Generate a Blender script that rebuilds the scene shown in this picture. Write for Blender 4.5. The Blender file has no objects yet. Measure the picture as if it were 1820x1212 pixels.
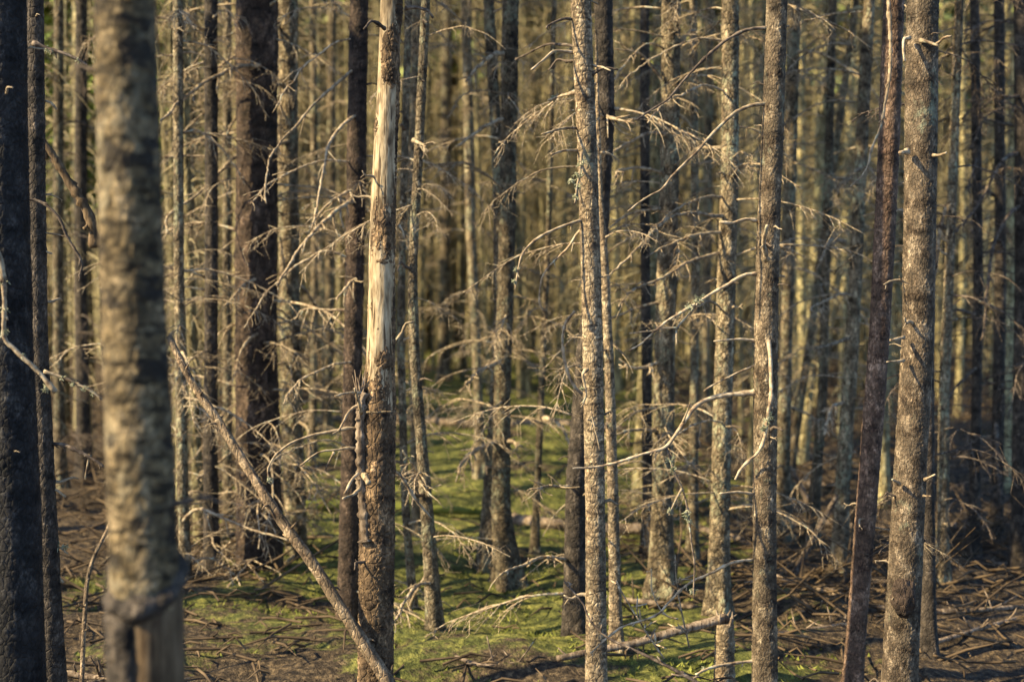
import bpy, math, random
import numpy as np
from mathutils import Vector, Matrix, Euler
R = math.radians
random.seed(7); rng = np.random.default_rng(7)
sc = bpy.context.scene
COL = sc.collection

# ---------------------------------------------------------------- camera, sky, sun
F = 2528.0; PITCH = 3.0; CH = 1.6
cam = bpy.data.cameras.new('camera'); co = bpy.data.objects.new('camera', cam); COL.objects.link(co)
co.location = (0, 0, CH); co.rotation_euler = (R(90 - PITCH), 0, 0)
cam.sensor_width = 36; cam.lens = 50.0; cam.clip_start = 0.05; cam.clip_end = 2000
cam.dof.use_dof = True; cam.dof.focus_distance = 4.55; cam.dof.aperture_fstop = 2.4
sc.camera = co
SUN_EL, SUN_AZ = 36.0, 250.0        # azimuth clockwise from +Y (the view direction)
S = Vector((math.sin(R(SUN_AZ)) * math.cos(R(SUN_EL)), math.cos(R(SUN_AZ)) * math.cos(R(SUN_EL)), math.sin(R(SUN_EL))))
w = bpy.data.worlds.new('World'); sc.world = w; w.use_nodes = True
nt = w.node_tree; bg = nt.nodes['Background']
sky = nt.nodes.new('ShaderNodeTexSky'); sky.sky_type = 'NISHITA'; sky.sun_disc = False
sky.ozone_density = 6.0; sky.sun_elevation = R(SUN_EL); sky.sun_rotation = R(SUN_AZ)
nt.links.new(sky.outputs[0], bg.inputs[0]); bg.inputs[1].default_value = 0.12
sl = bpy.data.lights.new('sun', 'SUN'); sl.energy = 5.0; sl.angle = R(0.5); sl.color = (1.0, 0.80, 0.47)
so = bpy.data.objects.new('sun', sl); COL.objects.link(so)
so.rotation_euler = S.to_track_quat('Z', 'Y').to_euler(); so.location = S * 60
sc.view_settings.view_transform = 'Standard'; sc.view_settings.look = 'None'
sc.view_settings.exposure = 1.3; sc.view_settings.gamma = 1
sc.render.engine = 'CYCLES'
sc.cycles.use_denoising = True
sc.cycles.max_bounces = 6; sc.cycles.diffuse_bounces = 4; sc.cycles.glossy_bounces = 2
sc.cycles.transmission_bounces = 2; sc.cycles.sample_clamp_indirect = 4

# ---------------------------------------------------------------- noise on arrays
def _h(ix, iy, iz, s):
    h = (ix.astype(np.int64) * 374761393 + iy.astype(np.int64) * 668265263 + iz.astype(np.int64) * 2147483647 + s * 974634777) & 0xffffffff
    h = ((h ^ (h >> 13)) * 1274126177) & 0xffffffff
    h = ((h ^ (h >> 16)) * 2246822519) & 0xffffffff
    return ((h ^ (h >> 15)) & 0xffffff) / float(0xffffff)
def vn(P, s=0):
    P = np.asarray(P, float); i = np.floor(P).astype(int); f = P - i; f = f * f * (3 - 2 * f)
    o = 0
    for dx in (0, 1):
        for dy in (0, 1):
            for dz in (0, 1):
                wgt = (f[:, 0] if dx else 1 - f[:, 0]) * (f[:, 1] if dy else 1 - f[:, 1]) * (f[:, 2] if dz else 1 - f[:, 2])
                o = o + wgt * _h(i[:, 0] + dx, i[:, 1] + dy, i[:, 2] + dz, s)
    return o * 2 - 1
def fbm(P, octv=3, s=0):
    P = np.asarray(P, float); o = 0; a = 1
    for k in range(octv):
        o = o + a * vn(P * (2.03 ** k) + 17.3 * k, s + k); a *= .5
    return o / 1.6
def worley(P, s=0):
    P = np.asarray(P, float); i = np.floor(P).astype(int)
    n = len(P); f1 = np.full(n, 9.); f2 = np.full(n, 9.); rid = np.zeros(n); off = np.zeros((n, 3))
    for dx in (-1, 0, 1):
        for dy in (-1, 0, 1):
            for dz in (-1, 0, 1):
                c = i + np.array((dx, dy, dz))
                q = np.stack([c[:, k] + _h(c[:, 0], c[:, 1], c[:, 2], s + 11 + k) for k in range(3)], 1)
                d = np.linalg.norm(P - q, axis=1)
                m = d < f1
                f2 = np.where(m, f1, np.minimum(f2, d)); f1 = np.where(m, d, f1)
                rid = np.where(m, _h(c[:, 0], c[:, 1], c[:, 2], s + 31), rid); off[m] = (P - q)[m]
    return f1, f2, rid, off
def sstep(a, b, x):
    t = np.clip((x - a) / (b - a), 0, 1); return t * t * (3 - 2 * t)

# ---------------------------------------------------------------- terrain height
def GZ(x, y):
    x = np.atleast_1d(np.asarray(x, float)); y = np.atleast_1d(np.asarray(y, float)); z0 = np.zeros_like(x)
    P = np.stack([x, y, z0], 1)
    z = .10 * vn(P * .35, 3) + .05 * vn(P * 1.3, 4) + .025 * vn(P * 3.1, 5)
    rise = np.clip(y - 15, 0, None); z = z + rise * .018 + np.clip(y - 34, 0, 40) * .05
    z = z * sstep(0, 5, np.abs(y) + np.abs(x) + 3)
    return z
def gz(x, y): return float(GZ(x, y)[0])

def PX(x, y, Y):
    """point of the place seen at photo pixel (x, y) on the vertical plane Y metres ahead"""
    u = (x - 910) / F; v = (606 - y) / F; p = R(PITCH)
    d = Vector((u, math.cos(p) + v * math.sin(p), -math.sin(p) + v * math.cos(p)))
    return Vector((0, 0, CH)) + d * (Y / d.y)

# ---------------------------------------------------------------- mesh helpers
class MB:
    def __init__(s): s.v = []; s.f = []; s.n = 0; s.t = []
    def add(s, v, f, tone=None):
        v = np.asarray(v, float); s.v.append(v); s.f += [tuple(int(i) + s.n for i in q) for q in f]; s.n += len(v)
        s.t.append(np.full(len(v), .5) if tone is None else tone)
    def tube(s, pts, rad, seg=6, cap=True, rough=0.0):
        P = np.array([tuple(p) for p in pts], float); n = len(P); rad = np.asarray(rad, float)
        T = np.gradient(P, axis=0); T /= np.linalg.norm(T, axis=1)[:, None] + 1e-12
        ref = np.array((0, 0, 1.)) if abs(T[0][2]) < .8 else np.array((1., 0, 0))
        U = np.cross(T[0], ref); U /= np.linalg.norm(U); a = np.arange(seg) * 2 * np.pi / seg
        V = []
        for i in range(n):
            U = U - T[i] * U.dot(T[i]); U /= np.linalg.norm(U) + 1e-12; W = np.cross(T[i], U)
            rr = rad[i] * (1 + rough * rng.uniform(-1, 1, seg))
            V.append(P[i] + (np.cos(a) * rr)[:, None] * U + (np.sin(a) * rr)[:, None] * W)
        V = np.concatenate(V); f = []
        for i in range(n - 1):
            for j in range(seg):
                k = (j + 1) % seg; f.append((i * seg + j, i * seg + k, (i + 1) * seg + k, (i + 1) * seg + j))
        if cap: f.append(tuple(reversed(range(seg)))); f.append(tuple((n - 1) * seg + j for j in range(seg)))
        s.add(V, f)
    def build(s, name, mat, parent=None, smooth=True, tone=False, loc=(0, 0, 0)):
        me = bpy.data.meshes.new(name); V = np.concatenate(s.v) - np.array(loc, float)
        me.from_pydata(V.tolist(), [], s.f); me.materials.append(mat)
        if smooth: me.polygons.foreach_set('use_smooth', [True] * len(me.polygons))
        if tone:
            at = me.attributes.new('tone', 'FLOAT', 'POINT'); at.data.foreach_set('value', np.concatenate(s.t))
        me.update()
        o = bpy.data.objects.new(name, me); COL.objects.link(o)
        if parent is not None: o.parent = parent
        else: o.location = loc
        return o
def tag(o, label=None, cat=None, group=None, kind=None):
    if label: o['label'] = label
    if cat: o['category'] = cat
    if group: o['group'] = group
    if kind: o['kind'] = kind
    return o
def empty(name, loc):
    o = bpy.data.objects.new(name, None); COL.objects.link(o); o.location = loc; o.empty_display_size = .1; return o
def spline(pts, step):
    """Catmull-Rom through the points, resampled"""
    P = [np.array(tuple(p), float) for p in pts]; P = [2 * P[0] - P[1]] + P + [2 * P[-1] - P[-2]]; out = []
    for i in range(1, len(P) - 2):
        n = max(1, int(np.linalg.norm(P[i + 1] - P[i]) / step))
        for k in range(n):
            t = k / n
            out.append(.5 * ((2 * P[i]) + (P[i + 1] - P[i - 1]) * t + (2 * P[i - 1] - 5 * P[i] + 4 * P[i + 1] - P[i + 2]) * t * t + (3 * P[i] - P[i - 1] - 3 * P[i + 1] + P[i + 2]) * t ** 3))
    out.append(P[-2]); return np.array(out)

# ---------------------------------------------------------------- materials
class N:
    def __init__(s, name):
        s.m = bpy.data.materials.new(name); s.m.use_nodes = True; s.t = s.m.node_tree; s.b = s.t.nodes['Principled BSDF']
        s.b.inputs['Roughness'].default_value = .85; s.b.inputs['Specular IOR Level'].default_value = .25
    def n(s, ty, **k):
        o = s.t.nodes.new(ty)
        for a, v in k.items(): setattr(o, a, v)
        return o
    def l(s, a, b): s.t.links.new(a, b)
    def coord(s, scale=(1, 1, 1)):
        tc = s.n('ShaderNodeTexCoord'); mp = s.n('ShaderNodeMapping'); mp.inputs['Scale'].default_value = scale
        s.l(tc.outputs['Object'], mp.inputs['Vector']); return mp.outputs[0]
    def noise(s, vec, sc_, det=3, rough=.55):
        o = s.n('ShaderNodeTexNoise'); o.inputs['Scale'].default_value = sc_; o.inputs['Detail'].default_value = det
        o.inputs['Roughness'].default_value = rough; s.l(vec, o.inputs['Vector']); return o.outputs['Fac']
    def ramp(s, fac, stops):
        o = s.n('ShaderNodeValToRGB'); e = o.color_ramp.elements
        while len(e) < len(stops): e.new(.5)
        for q, (p, c) in zip(e, stops):
            q.position = p; q.color = (*c, 1) if not isinstance(c, (int, float)) else (c, c, c, 1)
        s.l(fac, o.inputs[0]); return o.outputs[0]
    def mix(s, fac, a, b, mode='MIX'):
        o = s.n('ShaderNodeMix', data_type='RGBA', blend_type=mode)
        for k, v in ((0, fac), (6, a), (7, b)):
            if isinstance(v, (int, float)): o.inputs[k].default_value = v
            elif isinstance(v, tuple): o.inputs[k].default_value = (*v, 1)
            else: s.l(v, o.inputs[k])
        return o.outputs[2]
    def bump(s, h, st, dist):
        o = s.n('ShaderNodeBump'); o.inputs['Strength'].default_value = st; o.inputs['Distance'].default_value = dist
        s.l(h, o.inputs['Height']); s.l(o.outputs[0], s.b.inputs['Normal'])
    def hsv(s, col, var=.25):
        oi = s.n('ShaderNodeObjectInfo'); mr = s.n('ShaderNodeMapRange'); s.l(oi.outputs['Random'], mr.inputs[0])
        mr.inputs[3].default_value = 1 - var; mr.inputs[4].default_value = 1 + var
        o = s.n('ShaderNodeHueSaturation'); s.l(mr.outputs[0], o.inputs['Value']); s.l(col, o.inputs['Color']); return o.outputs[0]
    def out(s, col): s.l(col, s.b.inputs['Base Color']); return s.m

def bark(name, dark, mid, light, cell=80, lich=(.28, .30, .20), lam=.45, bands=0., spots=False, bsc=14, bst=.9, tone=False, var=.0, bd=.006):
    m = N(name); v = m.coord((1, 1, .6)); vh = m.coord((1, 1, 3.2))
    vo = m.n('ShaderNodeTexVoronoi'); vo.inputs['Scale'].default_value = cell; m.l(v, vo.inputs['Vector'])
    ve = m.n('ShaderNodeTexVoronoi', feature='DISTANCE_TO_EDGE'); ve.inputs['Scale'].default_value = cell; m.l(v, ve.inputs['Vector'])
    sep = m.n('ShaderNodeSeparateColor'); m.l(vo.outputs['Color'], sep.inputs[0])
    n1 = m.noise(v, 26, 4, .65); n2 = m.noise(vh, 9, 3)
    c = m.ramp(n1, [(.36, dark), (.50, mid), (.64, light)])
    nb2 = m.noise(v, 4.5, 3, .6); c = m.mix(.85, c, m.ramp(nb2, [(.38, .40), (.5, .9), (.62, 1.45)]), 'MULTIPLY')
    nf = m.noise(v, 150, 3, .75); c = m.mix(.75, c, m.ramp(nf, [(.40, .22), (.5, .9), (.60, 1.8)]), 'MULTIPLY')
    if tone:
        at = m.n('ShaderNodeAttribute', attribute_name='tone'); tn = at.outputs['Fac']
    else: tn = sep.outputs[0]
    c = m.mix(.75, c, m.ramp(tn, [(0, .25), (.5, .9), (1, 1.7)]), 'MULTIPLY')
    c = m.mix(m.ramp(n2, [(.35, 0.), (.62, .55)]), c, m.mix(.5, c, light))
    if bands:
        nb = m.noise(m.coord((1, 1, 3.0)), bsc, 4, .6)
        c = m.mix(m.ramp(nb, [(.40, bands), (.50, 0.)]), c, tuple(x * .45 for x in dark))
    if spots:
        c = m.mix(m.ramp(m.noise(m.coord((1, 1, 1.5)), 13, 2, .5), [(.57, 0.), (.63, .9)]), c, (.02, .016, .012))
    nl = m.noise(v, 7, 5, .7); nl2 = m.noise(v, 60, 2)
    lm = m.mix(1., m.ramp(nl, [(1 - lam - .01, 0.), (1 - lam + .12, 1.)]), m.ramp(nl2, [(.42, 0.), (.6, 1.)]), 'MULTIPLY')
    c = m.mix(lm, c, lich)
    if var: c = m.hsv(c, var)
    h = m.mix(.5, m.ramp(ve.outputs['Distance'], [(0., 0.), (.12, .8), (.5, 1.)]), m.noise(v, 150, 3, .6))
    m.bump(h, bst, bd); return m.out(c)

M = {}
M['scaly'] = bark('bark_scaly', (.024, .017, .012), (.095, .066, .040), (.32, .25, .16), 110, lam=.42, tone=True)
M['grey'] = bark('bark_grey', (.024, .017, .011), (.085, .059, .036), (.27, .21, .14), 110, lam=.42, tone=True)
M['pale'] = bark('bark_pale', (.085, .057, .036), (.25, .18, .105), (.44, .35, .225), 60, lam=.42, bands=.7, bsc=30, tone=True)
M['red'] = bark('bark_red', (.035, .021, .014), (.115, .068, .044), (.27, .18, .12), 70, lam=.32, tone=True)
M['dark_and_shade_bark'] = bark('bark_dark_and_shade', (.012, .010, .008), (.042, .034, .027), (.12, .095, .07), 60, lam=.32, tone=True)  # dark bark; on the edge trunks its colour also carries their shade
M['mott'] = bark('bark_mottled', (.035, .025, .012), (.125, .090, .043), (.24, .18, .10), 34, lam=.46, lich=(.27, .225, .14), bands=.9, spots=True, bsc=22, tone=True)
M['shade_bark'] = bark('bark_deep_shade', (.006, .006, .006), (.015, .014, .014), (.05, .046, .042), 60, lam=.30, tone=True)  # shade of the left edge trunk, put into its bark colour
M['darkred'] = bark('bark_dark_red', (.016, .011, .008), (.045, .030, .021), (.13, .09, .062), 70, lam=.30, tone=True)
M['rough'] = bark('bark_rough', (.018, .012, .009), (.085, .055, .032), (.33, .22, .12), 45, lam=.30, bst=1, tone=True, bd=.01)
M['pole'] = bark('bark_pole', (.05, .032, .02), (.20, .135, .08), (.46, .35, .22), 55, lam=.32, var=.2)
M['mid'] = bark('bark_mid', (.035, .025, .016), (.12, .088, .053), (.33, .265, .165), 55, lam=.50, var=.35, lich=(.33, .33, .21), bst=1, bd=.014)
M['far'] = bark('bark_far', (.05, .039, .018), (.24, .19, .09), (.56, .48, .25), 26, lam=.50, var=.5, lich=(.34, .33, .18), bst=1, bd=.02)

def wood_mat(name, a, b, c, stain=.7):
    m = N(name); v = m.coord((1, 1, .16)); n = m.noise(v, 75, 5, .65)
    col = m.ramp(n, [(.28, a), (.46, b), (.66, c)])
    n2 = m.noise(m.coord((1, 1, .55)), 13, 4, .6)
    col = m.mix(m.ramp(n2, [(.44, 0.), (.60, stain)]), col, tuple(x * .42 for x in a))
    n3 = m.noise(m.coord((1, 1, .07)), 120, 2, .5)
    col = m.mix(m.ramp(n3, [(.36, .85), (.42, 0.)]), col, (.05, .03, .015))
    kv = m.n('ShaderNodeTexVoronoi'); kv.inputs['Scale'].default_value = 22; m.l(m.coord((1, 1, .45)), kv.inputs['Vector']); col = m.mix(m.ramp(kv.outputs['Distance'], [(.10, .8), (.22, 0.)]), col, (.06, .035, .018))
    m.bump(n, .9, .005); return m.out(col)
M['bare'] = wood_mat('bare_wood', (.11, .072, .038), (.38, .285, .165), (.58, .47, .30))
M['oldwood'] = wood_mat('old_wood', (.05, .032, .017), (.12, .08, .042), (.20, .14, .08))
M['logwood'] = wood_mat('log_wood', (.09, .06, .04), (.25, .185, .125), (.42, .335, .24))
def twig_mat(name, a, b, c, lam=.40, lich=(.34, .37, .29)):
    m = N(name); v = m.coord(); n = m.noise(v, 45, 3)
    col = m.ramp(n, [(.33, a), (.5, b), (.68, c)])
    nl = m.noise(v, 22, 4, .7)
    col = m.mix(m.ramp(nl, [(1 - lam, 0.), (1 - lam + .08, 1.)]), col, lich)
    col = m.hsv(col, .25); m.bump(m.noise(v, 300, 2), .5, .002); return m.out(col)
M['twig'] = twig_mat('twig_bark', (.12, .08, .05), (.32, .245, .155), (.52, .43, .29))
M['twigdark'] = twig_mat('twig_dark', (.035, .026, .020), (.10, .075, .055), (.25, .195, .14), .36)
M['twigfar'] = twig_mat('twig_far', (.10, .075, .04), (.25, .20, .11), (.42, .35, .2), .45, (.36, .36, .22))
def plain(name, a, b, s_=30, tr=0.):
    m = N(name); v = m.coord(); c = m.ramp(m.noise(v, s_, 3), [(.35, a), (.65, b)]); c = m.hsv(c, .2)
    if tr: m.b.inputs['Transmission Weight'].default_value = 0
    return m.out(c)
M['lichen'] = plain('lichen', (.17, .18, .10), (.42, .42, .28), 60)
M['needle'] = plain('needles', (.045, .065, .012), (.16, .175, .04), 1.2)
M['needlebright'] = plain('needles_bright', (.10, .15, .025), (.26, .33, .07), 2.0)
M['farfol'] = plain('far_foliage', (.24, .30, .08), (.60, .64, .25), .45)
M['moss'] = plain('moss', (.085, .10, .016), (.21, .22, .045), 4)
M['litter'] = plain('litter', (.035, .023, .014), (.15, .105, .06), 8)

# ---------------------------------------------------------------- ground
def moss_mask(x, y):
    P = np.stack([x, y, np.zeros_like(x)], 1)
    g = np.exp(-((x - (-.1 - .0 * y)) / (.95 + .13 * y)) ** 2) * sstep(4.2, 5.6, y) * (1 - .6 * sstep(18, 30, y))
    return np.clip(1.0 * g + .45 * fbm(P * 1.1, 4, 77) + .35 * vn(P * 4.0, 78) - .32, 0, 1)
def ground():
    n, m = 420, 520
    a = np.linspace(-1, 1, n); xs = 300 * (np.sinh(5.2 * a) / np.sinh(5.2))
    b = np.linspace(0, 1, m); ys = -60 + 64 * np.linspace(0, 1, 40) ** .6
    ys = np.concatenate([ys[:-1], 4 + 396 * (np.sinh(5.3 * b) / np.sinh(5.3))]); m = len(ys)
    X, Y = np.meshgrid(xs, ys); x = X.ravel(); y = Y.ravel(); z = GZ(x, y)
    P = np.stack([x, y, z * 0], 1); near = 1 - sstep(25, 45, y)
    z = z + near * (.050 * fbm(P * 4.5, 3, 9) + .020 * fbm(P * 17, 2, 12))
    f = []
    for j in range(m - 1):
        r = j * n
        f += [(r + i, r + i + 1, r + n + i + 1, r + n + i) for i in range(n - 1)]
    me = bpy.data.meshes.new('ground'); me.from_pydata(np.stack([x, y, z], 1).tolist(), [], f)
    at = me.attributes.new('moss', 'FLOAT', 'POINT'); at.data.foreach_set('value', moss_mask(x, y))
    me.polygons.foreach_set('use_smooth', [True] * len(me.polygons))
    mt = N('forest_floor'); v = mt.coord()
    at = mt.n('ShaderNodeAttribute', attribute_name='moss')
    lit = mt.ramp(mt.noise(v, 34, 4, .7), [(.34, (.014, .010, .007)), (.5, (.05, .036, .022)), (.64, (.16, .115, .065))])
    ms = mt.ramp(mt.noise(v, 16, 4, .7), [(.34, (.028, .036, .009)), (.50, (.10, .11, .026)), (.64, (.25, .24, .06))])
    ad = mt.n('ShaderNodeMath', operation='ADD'); mt.l(at.outputs['Fac'], ad.inputs[0])
    mm = mt.n('ShaderNodeMath', operation='MULTIPLY_ADD'); mt.l(mt.noise(v, 9, 4, .7), mm.inputs[0]); mm.inputs[1].default_value = 1.3; mm.inputs[2].default_value = -.65
    mt.l(mm.outputs[0], ad.inputs[1])
    c = mt.mix(mt.ramp(ad.outputs[0], [(.28, 0.), (.48, 1.)]), lit, ms)
    mt.bump(mt.noise(v, 40, 4, .7), 1., .03); me.materials.append(mt.out(c))
    o = bpy.data.objects.new('ground', me); COL.objects.link(o); o['kind'] = 'structure'
ground()

# ---------------------------------------------------------------- branches
def branch_mb(mb, pts, r0, r1, seg=7, twigs=0, tlen=.12, rough=.14, step=.012, down=.35, jit=.0012):
    C = spline(pts, step); n = len(C)
    C[1:] += np.cumsum(rng.normal(0, jit, (n - 1, 3)), axis=0) * np.linspace(0, 1, n - 1)[:, None] ** .5 * .6
    t = np.linspace(0, 1, n); rad = r0 + (r1 - r0) * t ** .8
    rad = rad * (1 + .40 * (rng.random(n) < .12) + rng.normal(0, .09, n))
    rad[0] *= 1.25
    mb.tube(C, rad, seg, True, rough)
    for k in range(twigs):
        i = int(n * rng.uniform(.15, .97)); i = min(i, n - 2); d = C[i + 1] - C[i]; d /= np.linalg.norm(d) + 1e-9
        q = rng.normal(0, 1, 3); q -= d * q.dot(d); q /= np.linalg.norm(q); L = tlen * rng.uniform(.15, 1) * (1 - .4 * t[i])
        e = C[i]; dirv = d * .7 + q * .8 + np.array((0, 0, -down)); dirv /= np.linalg.norm(dirv); P = [e]
        for s_ in range(3): e = e + dirv * L / 3; dirv = dirv + rng.normal(0, .22, 3) + np.array((0, 0, -.12)); dirv /= np.linalg.norm(dirv); P.append(e)
        mb.tube(P, np.linspace(min(rad[i] * .6, r0 * .45), r1 * .5, 4), 4, True)
    return C
# library of dead spruce branches, unit length along +X
LIB = []; LIBFAR = []; STUB = []
def lib_branch(i, far=False):
    mb = MB(); a = R(rng.uniform(-8, 28)); p = np.zeros(3); P = [p]; yaw = 0; end = R(rng.uniform(-62, -18)); n = 7
    for k in range(n):
        t = k / (n - 1); el = a + (end - a) * t ** .9 + rng.normal(0, .06); yaw += rng.normal(0, .10)
        p = p + np.array((math.cos(el) * math.cos(yaw), math.cos(el) * math.sin(yaw), math.sin(el))) / n; P.append(p)
    C = branch_mb(mb, P, .0085 if not far else .011, .0028 if not far else .005, 5 if not far else 4, 0, step=.05, jit=.007)
    nt_ = rng.integers(9, 17)
    for k in range(nt_):
        j = int(len(C) * rng.uniform(.2, .95)); j = min(j, len(C) - 2); d = C[j + 1] - C[j]; d /= np.linalg.norm(d)
        side = np.array((-d[1], d[0], 0)) * (1 if k % 2 else -1); L = rng.uniform(.12, .42) * (1.1 - j / len(C))
        e = C[j]; dv = d * .8 + side * .7 + np.array((0, 0, rng.uniform(-.4, .05))); Q = [e]
        for s_ in range(4): dv /= np.linalg.norm(dv); e = e + dv * L / 4; Q.append(e); dv = dv + np.array((rng.normal(0, .15), rng.normal(0, .15), -.16))
        mb.tube(Q, np.linspace(.0042, .0018, 5) * (1.5 if far else 1), 4, True)
        for h_ in range(rng.integers(0, 4)):
            q0 = Q[rng.integers(1, 4)]; mb.tube([q0, q0 + (dv + rng.normal(0, .9, 3)) * .05, q0 + (dv + rng.normal(0, .7, 3)) * .09], [.0026, .002, .0012], 3, False)
    return mb
def lib_mesh(mb, name, mat):
    o = mb.build(name, mat); me = o.data; bpy.data.objects.remove(o); return me
for i in range(9): LIB.append(lib_mesh(lib_branch(i), 'branch', M['twig']))
for i in range(5): LIB.append(lib_mesh(lib_branch(i), 'branch', M['twigdark']))
for i in range(8):
    mb = MB(); L = 1.; P = [(0, 0, 0), (.35, rng.normal(0, .05), rng.uniform(-.05, .15)), (.7, rng.normal(0, .1), rng.uniform(-.15, .2)), (1, rng.normal(0, .15), rng.uniform(-.35, .2))]
    branch_mb(mb, P, .085, .035, 6, 2 if i % 2 else 0, .5, .2, .08, .2, .012); STUB.append(lib_mesh(mb, 'branch_stub', M['twig'] if i % 3 else M['twigdark']))

# ---------------------------------------------------------------- trunks
def trunk_geo(ctrl, Y, top=7.5, lean=0., base=None):
    """ctrl = [(px x, px y, px width)] from the top of the frame down -> centre line and radius from the ground up"""
    P = []
    for x, y, wd in ctrl:
        yy = Y + lean * (y - 606) / 606
        p = PX(x, y, yy); P.append((p.z, p.x, p.y, wd / 2 / F * yy))
    P.sort(); P = np.array(P)
    k = min(2, len(P) - 1)
    def ext(i, j, z, damp=1.):
        d = (P[j] - P[i]) / (P[j][0] - P[i][0]); q = P[i] + d * (z - P[i][0]); q[1:3] = P[i][1:3] + d[1:3] * (z - P[i][0]) * damp; q[0] = z; return q
    g = None
    lo = P[0]; zb = gz(lo[1], lo[2]) - .12
    if lo[0] > zb + .05:
        q = ext(0, k, zb, .8); q[3] = P[0][3] * 1.08; P = np.vstack([q, P])
    hi = P[-1]
    for zz in np.linspace(hi[0] + .6, top, 5):
        if zz > P[-1][0]:
            q = ext(len(P) - 1, len(P) - 1 - k, zz, .7) if False else hi.copy(); q[0] = zz
            d = (hi - P[-3 if len(P) > 3 else 0]) / (hi[0] - P[-3 if len(P) > 3 else 0][0] + 1e-6)
            q = np.array((zz, hi[1] + d[1] * (zz - hi[0]) * .5, hi[2] + d[2] * (zz - hi[0]) * .5, hi[3] * max(.12, 1 - .85 * (zz - hi[0]) / (top - hi[0] + .8))))
            P = np.vstack([P, q])
            hi = hi
    return P
class Trunk:
    def __init__(s, P): s.P = P; s.z0 = P[0][0]; s.z1 = P[-1][0]
    def c(s, z): return np.array((np.interp(z, s.P[:, 0], s.P[:, 1]), np.interp(z, s.P[:, 0], s.P[:, 2]), z))
    def r(s, z): return float(np.interp(z, s.P[:, 0], s.P[:, 3]))
def smooth_interp(z, zs, vs):
    # interpolate then smooth so bends are not kinked
    v = np.interp(z, zs, vs); k = 9
    if len(v) > 3 * k:
        pad = np.concatenate([2 * v[0] - v[k:0:-1], v, 2 * v[-1] - v[-2:-k - 2:-1]]); v = np.convolve(pad, np.ones(2 * k + 1) / (2 * k + 1), 'same')[k:-k]
    return v
def trunk_mesh(T, res, seed, cell=.012, amp=.0022, zst=1.5, lump=.05, flare=.55, fine=None, mask=None, grow=0., zr=None, rings=0.):
    """res: metres between vertices inside the seen height (zr); coarser above and below"""
    zlo, zhi = zr or (T.z0, min(T.z1, 3.2))
    zs = list(np.arange(max(zlo, T.z0), min(zhi, T.z1), res))
    lo = list(np.arange(T.z0, zs[0], res * 4)); hi = list(np.arange(zs[-1] + .12, T.z1, .25)) + ([T.z1] if T.z1 > zs[-1] + .05 else [])
    if mask is not None: lo = []; hi = []
    z = np.array(lo + zs + hi); rmax = max(T.P[:, 3]); seg = int(max(10, 2 * math.pi * rmax / res))
    cx = smooth_interp(z, T.P[:, 0], T.P[:, 1]); cy = smooth_interp(z, T.P[:, 0], T.P[:, 2]); rr = smooth_interp(z, T.P[:, 0], T.P[:, 3]) * .93
    hb = z - (T.z0 + .12); rr = rr * (1 + flare * np.exp(-np.clip(hb, 0, None) / .16))
    a = np.arange(seg) * 2 * math.pi / seg
    A, Z = np.meshgrid(a, z); RR = np.repeat(rr[:, None], seg, 1)
    nx = np.cos(A); ny = np.sin(A); Q = np.stack([nx * RR, ny * RR, Z], 2).reshape(-1, 3)
    lobes = flare * .5 * np.exp(-np.clip(hb, 0, None) / .12)[:, None] * np.cos(A * 4 + seed) * RR
    d = lump * RR.ravel() * fbm(Q * np.array((9, 9, 3.)) + seed * 3.1, 3, seed) + lobes.ravel()
    tone = None
    if cell:
        W = Q + .55 * cell * np.stack([fbm(Q / cell * .7, 2, seed + 5), fbm(Q / cell * .7, 2, seed + 6), fbm(Q / cell * .7, 2, seed + 8)], 1)
        f1, f2, rid, off = worley(W / cell * np.array((1, 1, 1 / zst)), seed)
        cr = sstep(.0, .22, f2 - f1)
        big = .5 + .5 * fbm(Q * 14, 2, seed + 21)
        d = d + amp * (cr * (.1 + 1.2 * rid) + .8 * off[:, 2] * (rid > .4) + .5 * fbm(Q * 260, 2, seed + 2)) * (.35 + big)
        tone = np.clip(rid * (.4 + .6 * cr) + .0, 0, 1)
    if rings: d = d + rings * fbm(Q * np.array((14, 14, 55.)), 3, seed + 40)
    if mask is not None: d = d + grow * np.clip(mask(Q, A.ravel(), Z.ravel()), -1, 1)
    X = (cx[:, None] + nx * RR).ravel() + nx.ravel() * d; Yv = (cy[:, None] + ny * RR).ravel() + ny.ravel() * d
    n = len(z); f = []
    for i in range(n - 1):
        r0 = i * seg; f += [(r0 + j, r0 + (j + 1) % seg, r0 + seg + (j + 1) % seg, r0 + seg + j) for j in range(seg)]
    f.append(tuple((n - 1) * seg + j for j in range(seg)))
    mb = MB(); mb.add(np.stack([X, Yv, Z.ravel()], 1), f, tone); return mb

def lichen_mb(mb, c, size, n=26):
    """tuft of branching beard lichen about a point"""
    for k in range(n):
        d = rng.normal(0, 1, 3); d[2] -= .5; d /= np.linalg.norm(d); s0 = np.array(tuple(c)) + rng.normal(0, size * .35, 3); L = size * rng.uniform(.35, 1)
        e = s0 + d * L * .5; e2 = e + (d + rng.normal(0, .6, 3)) * L * .5
        mb.tube([s0, e, e2], [.0018, .0015, .0008], 4, False)

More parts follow.
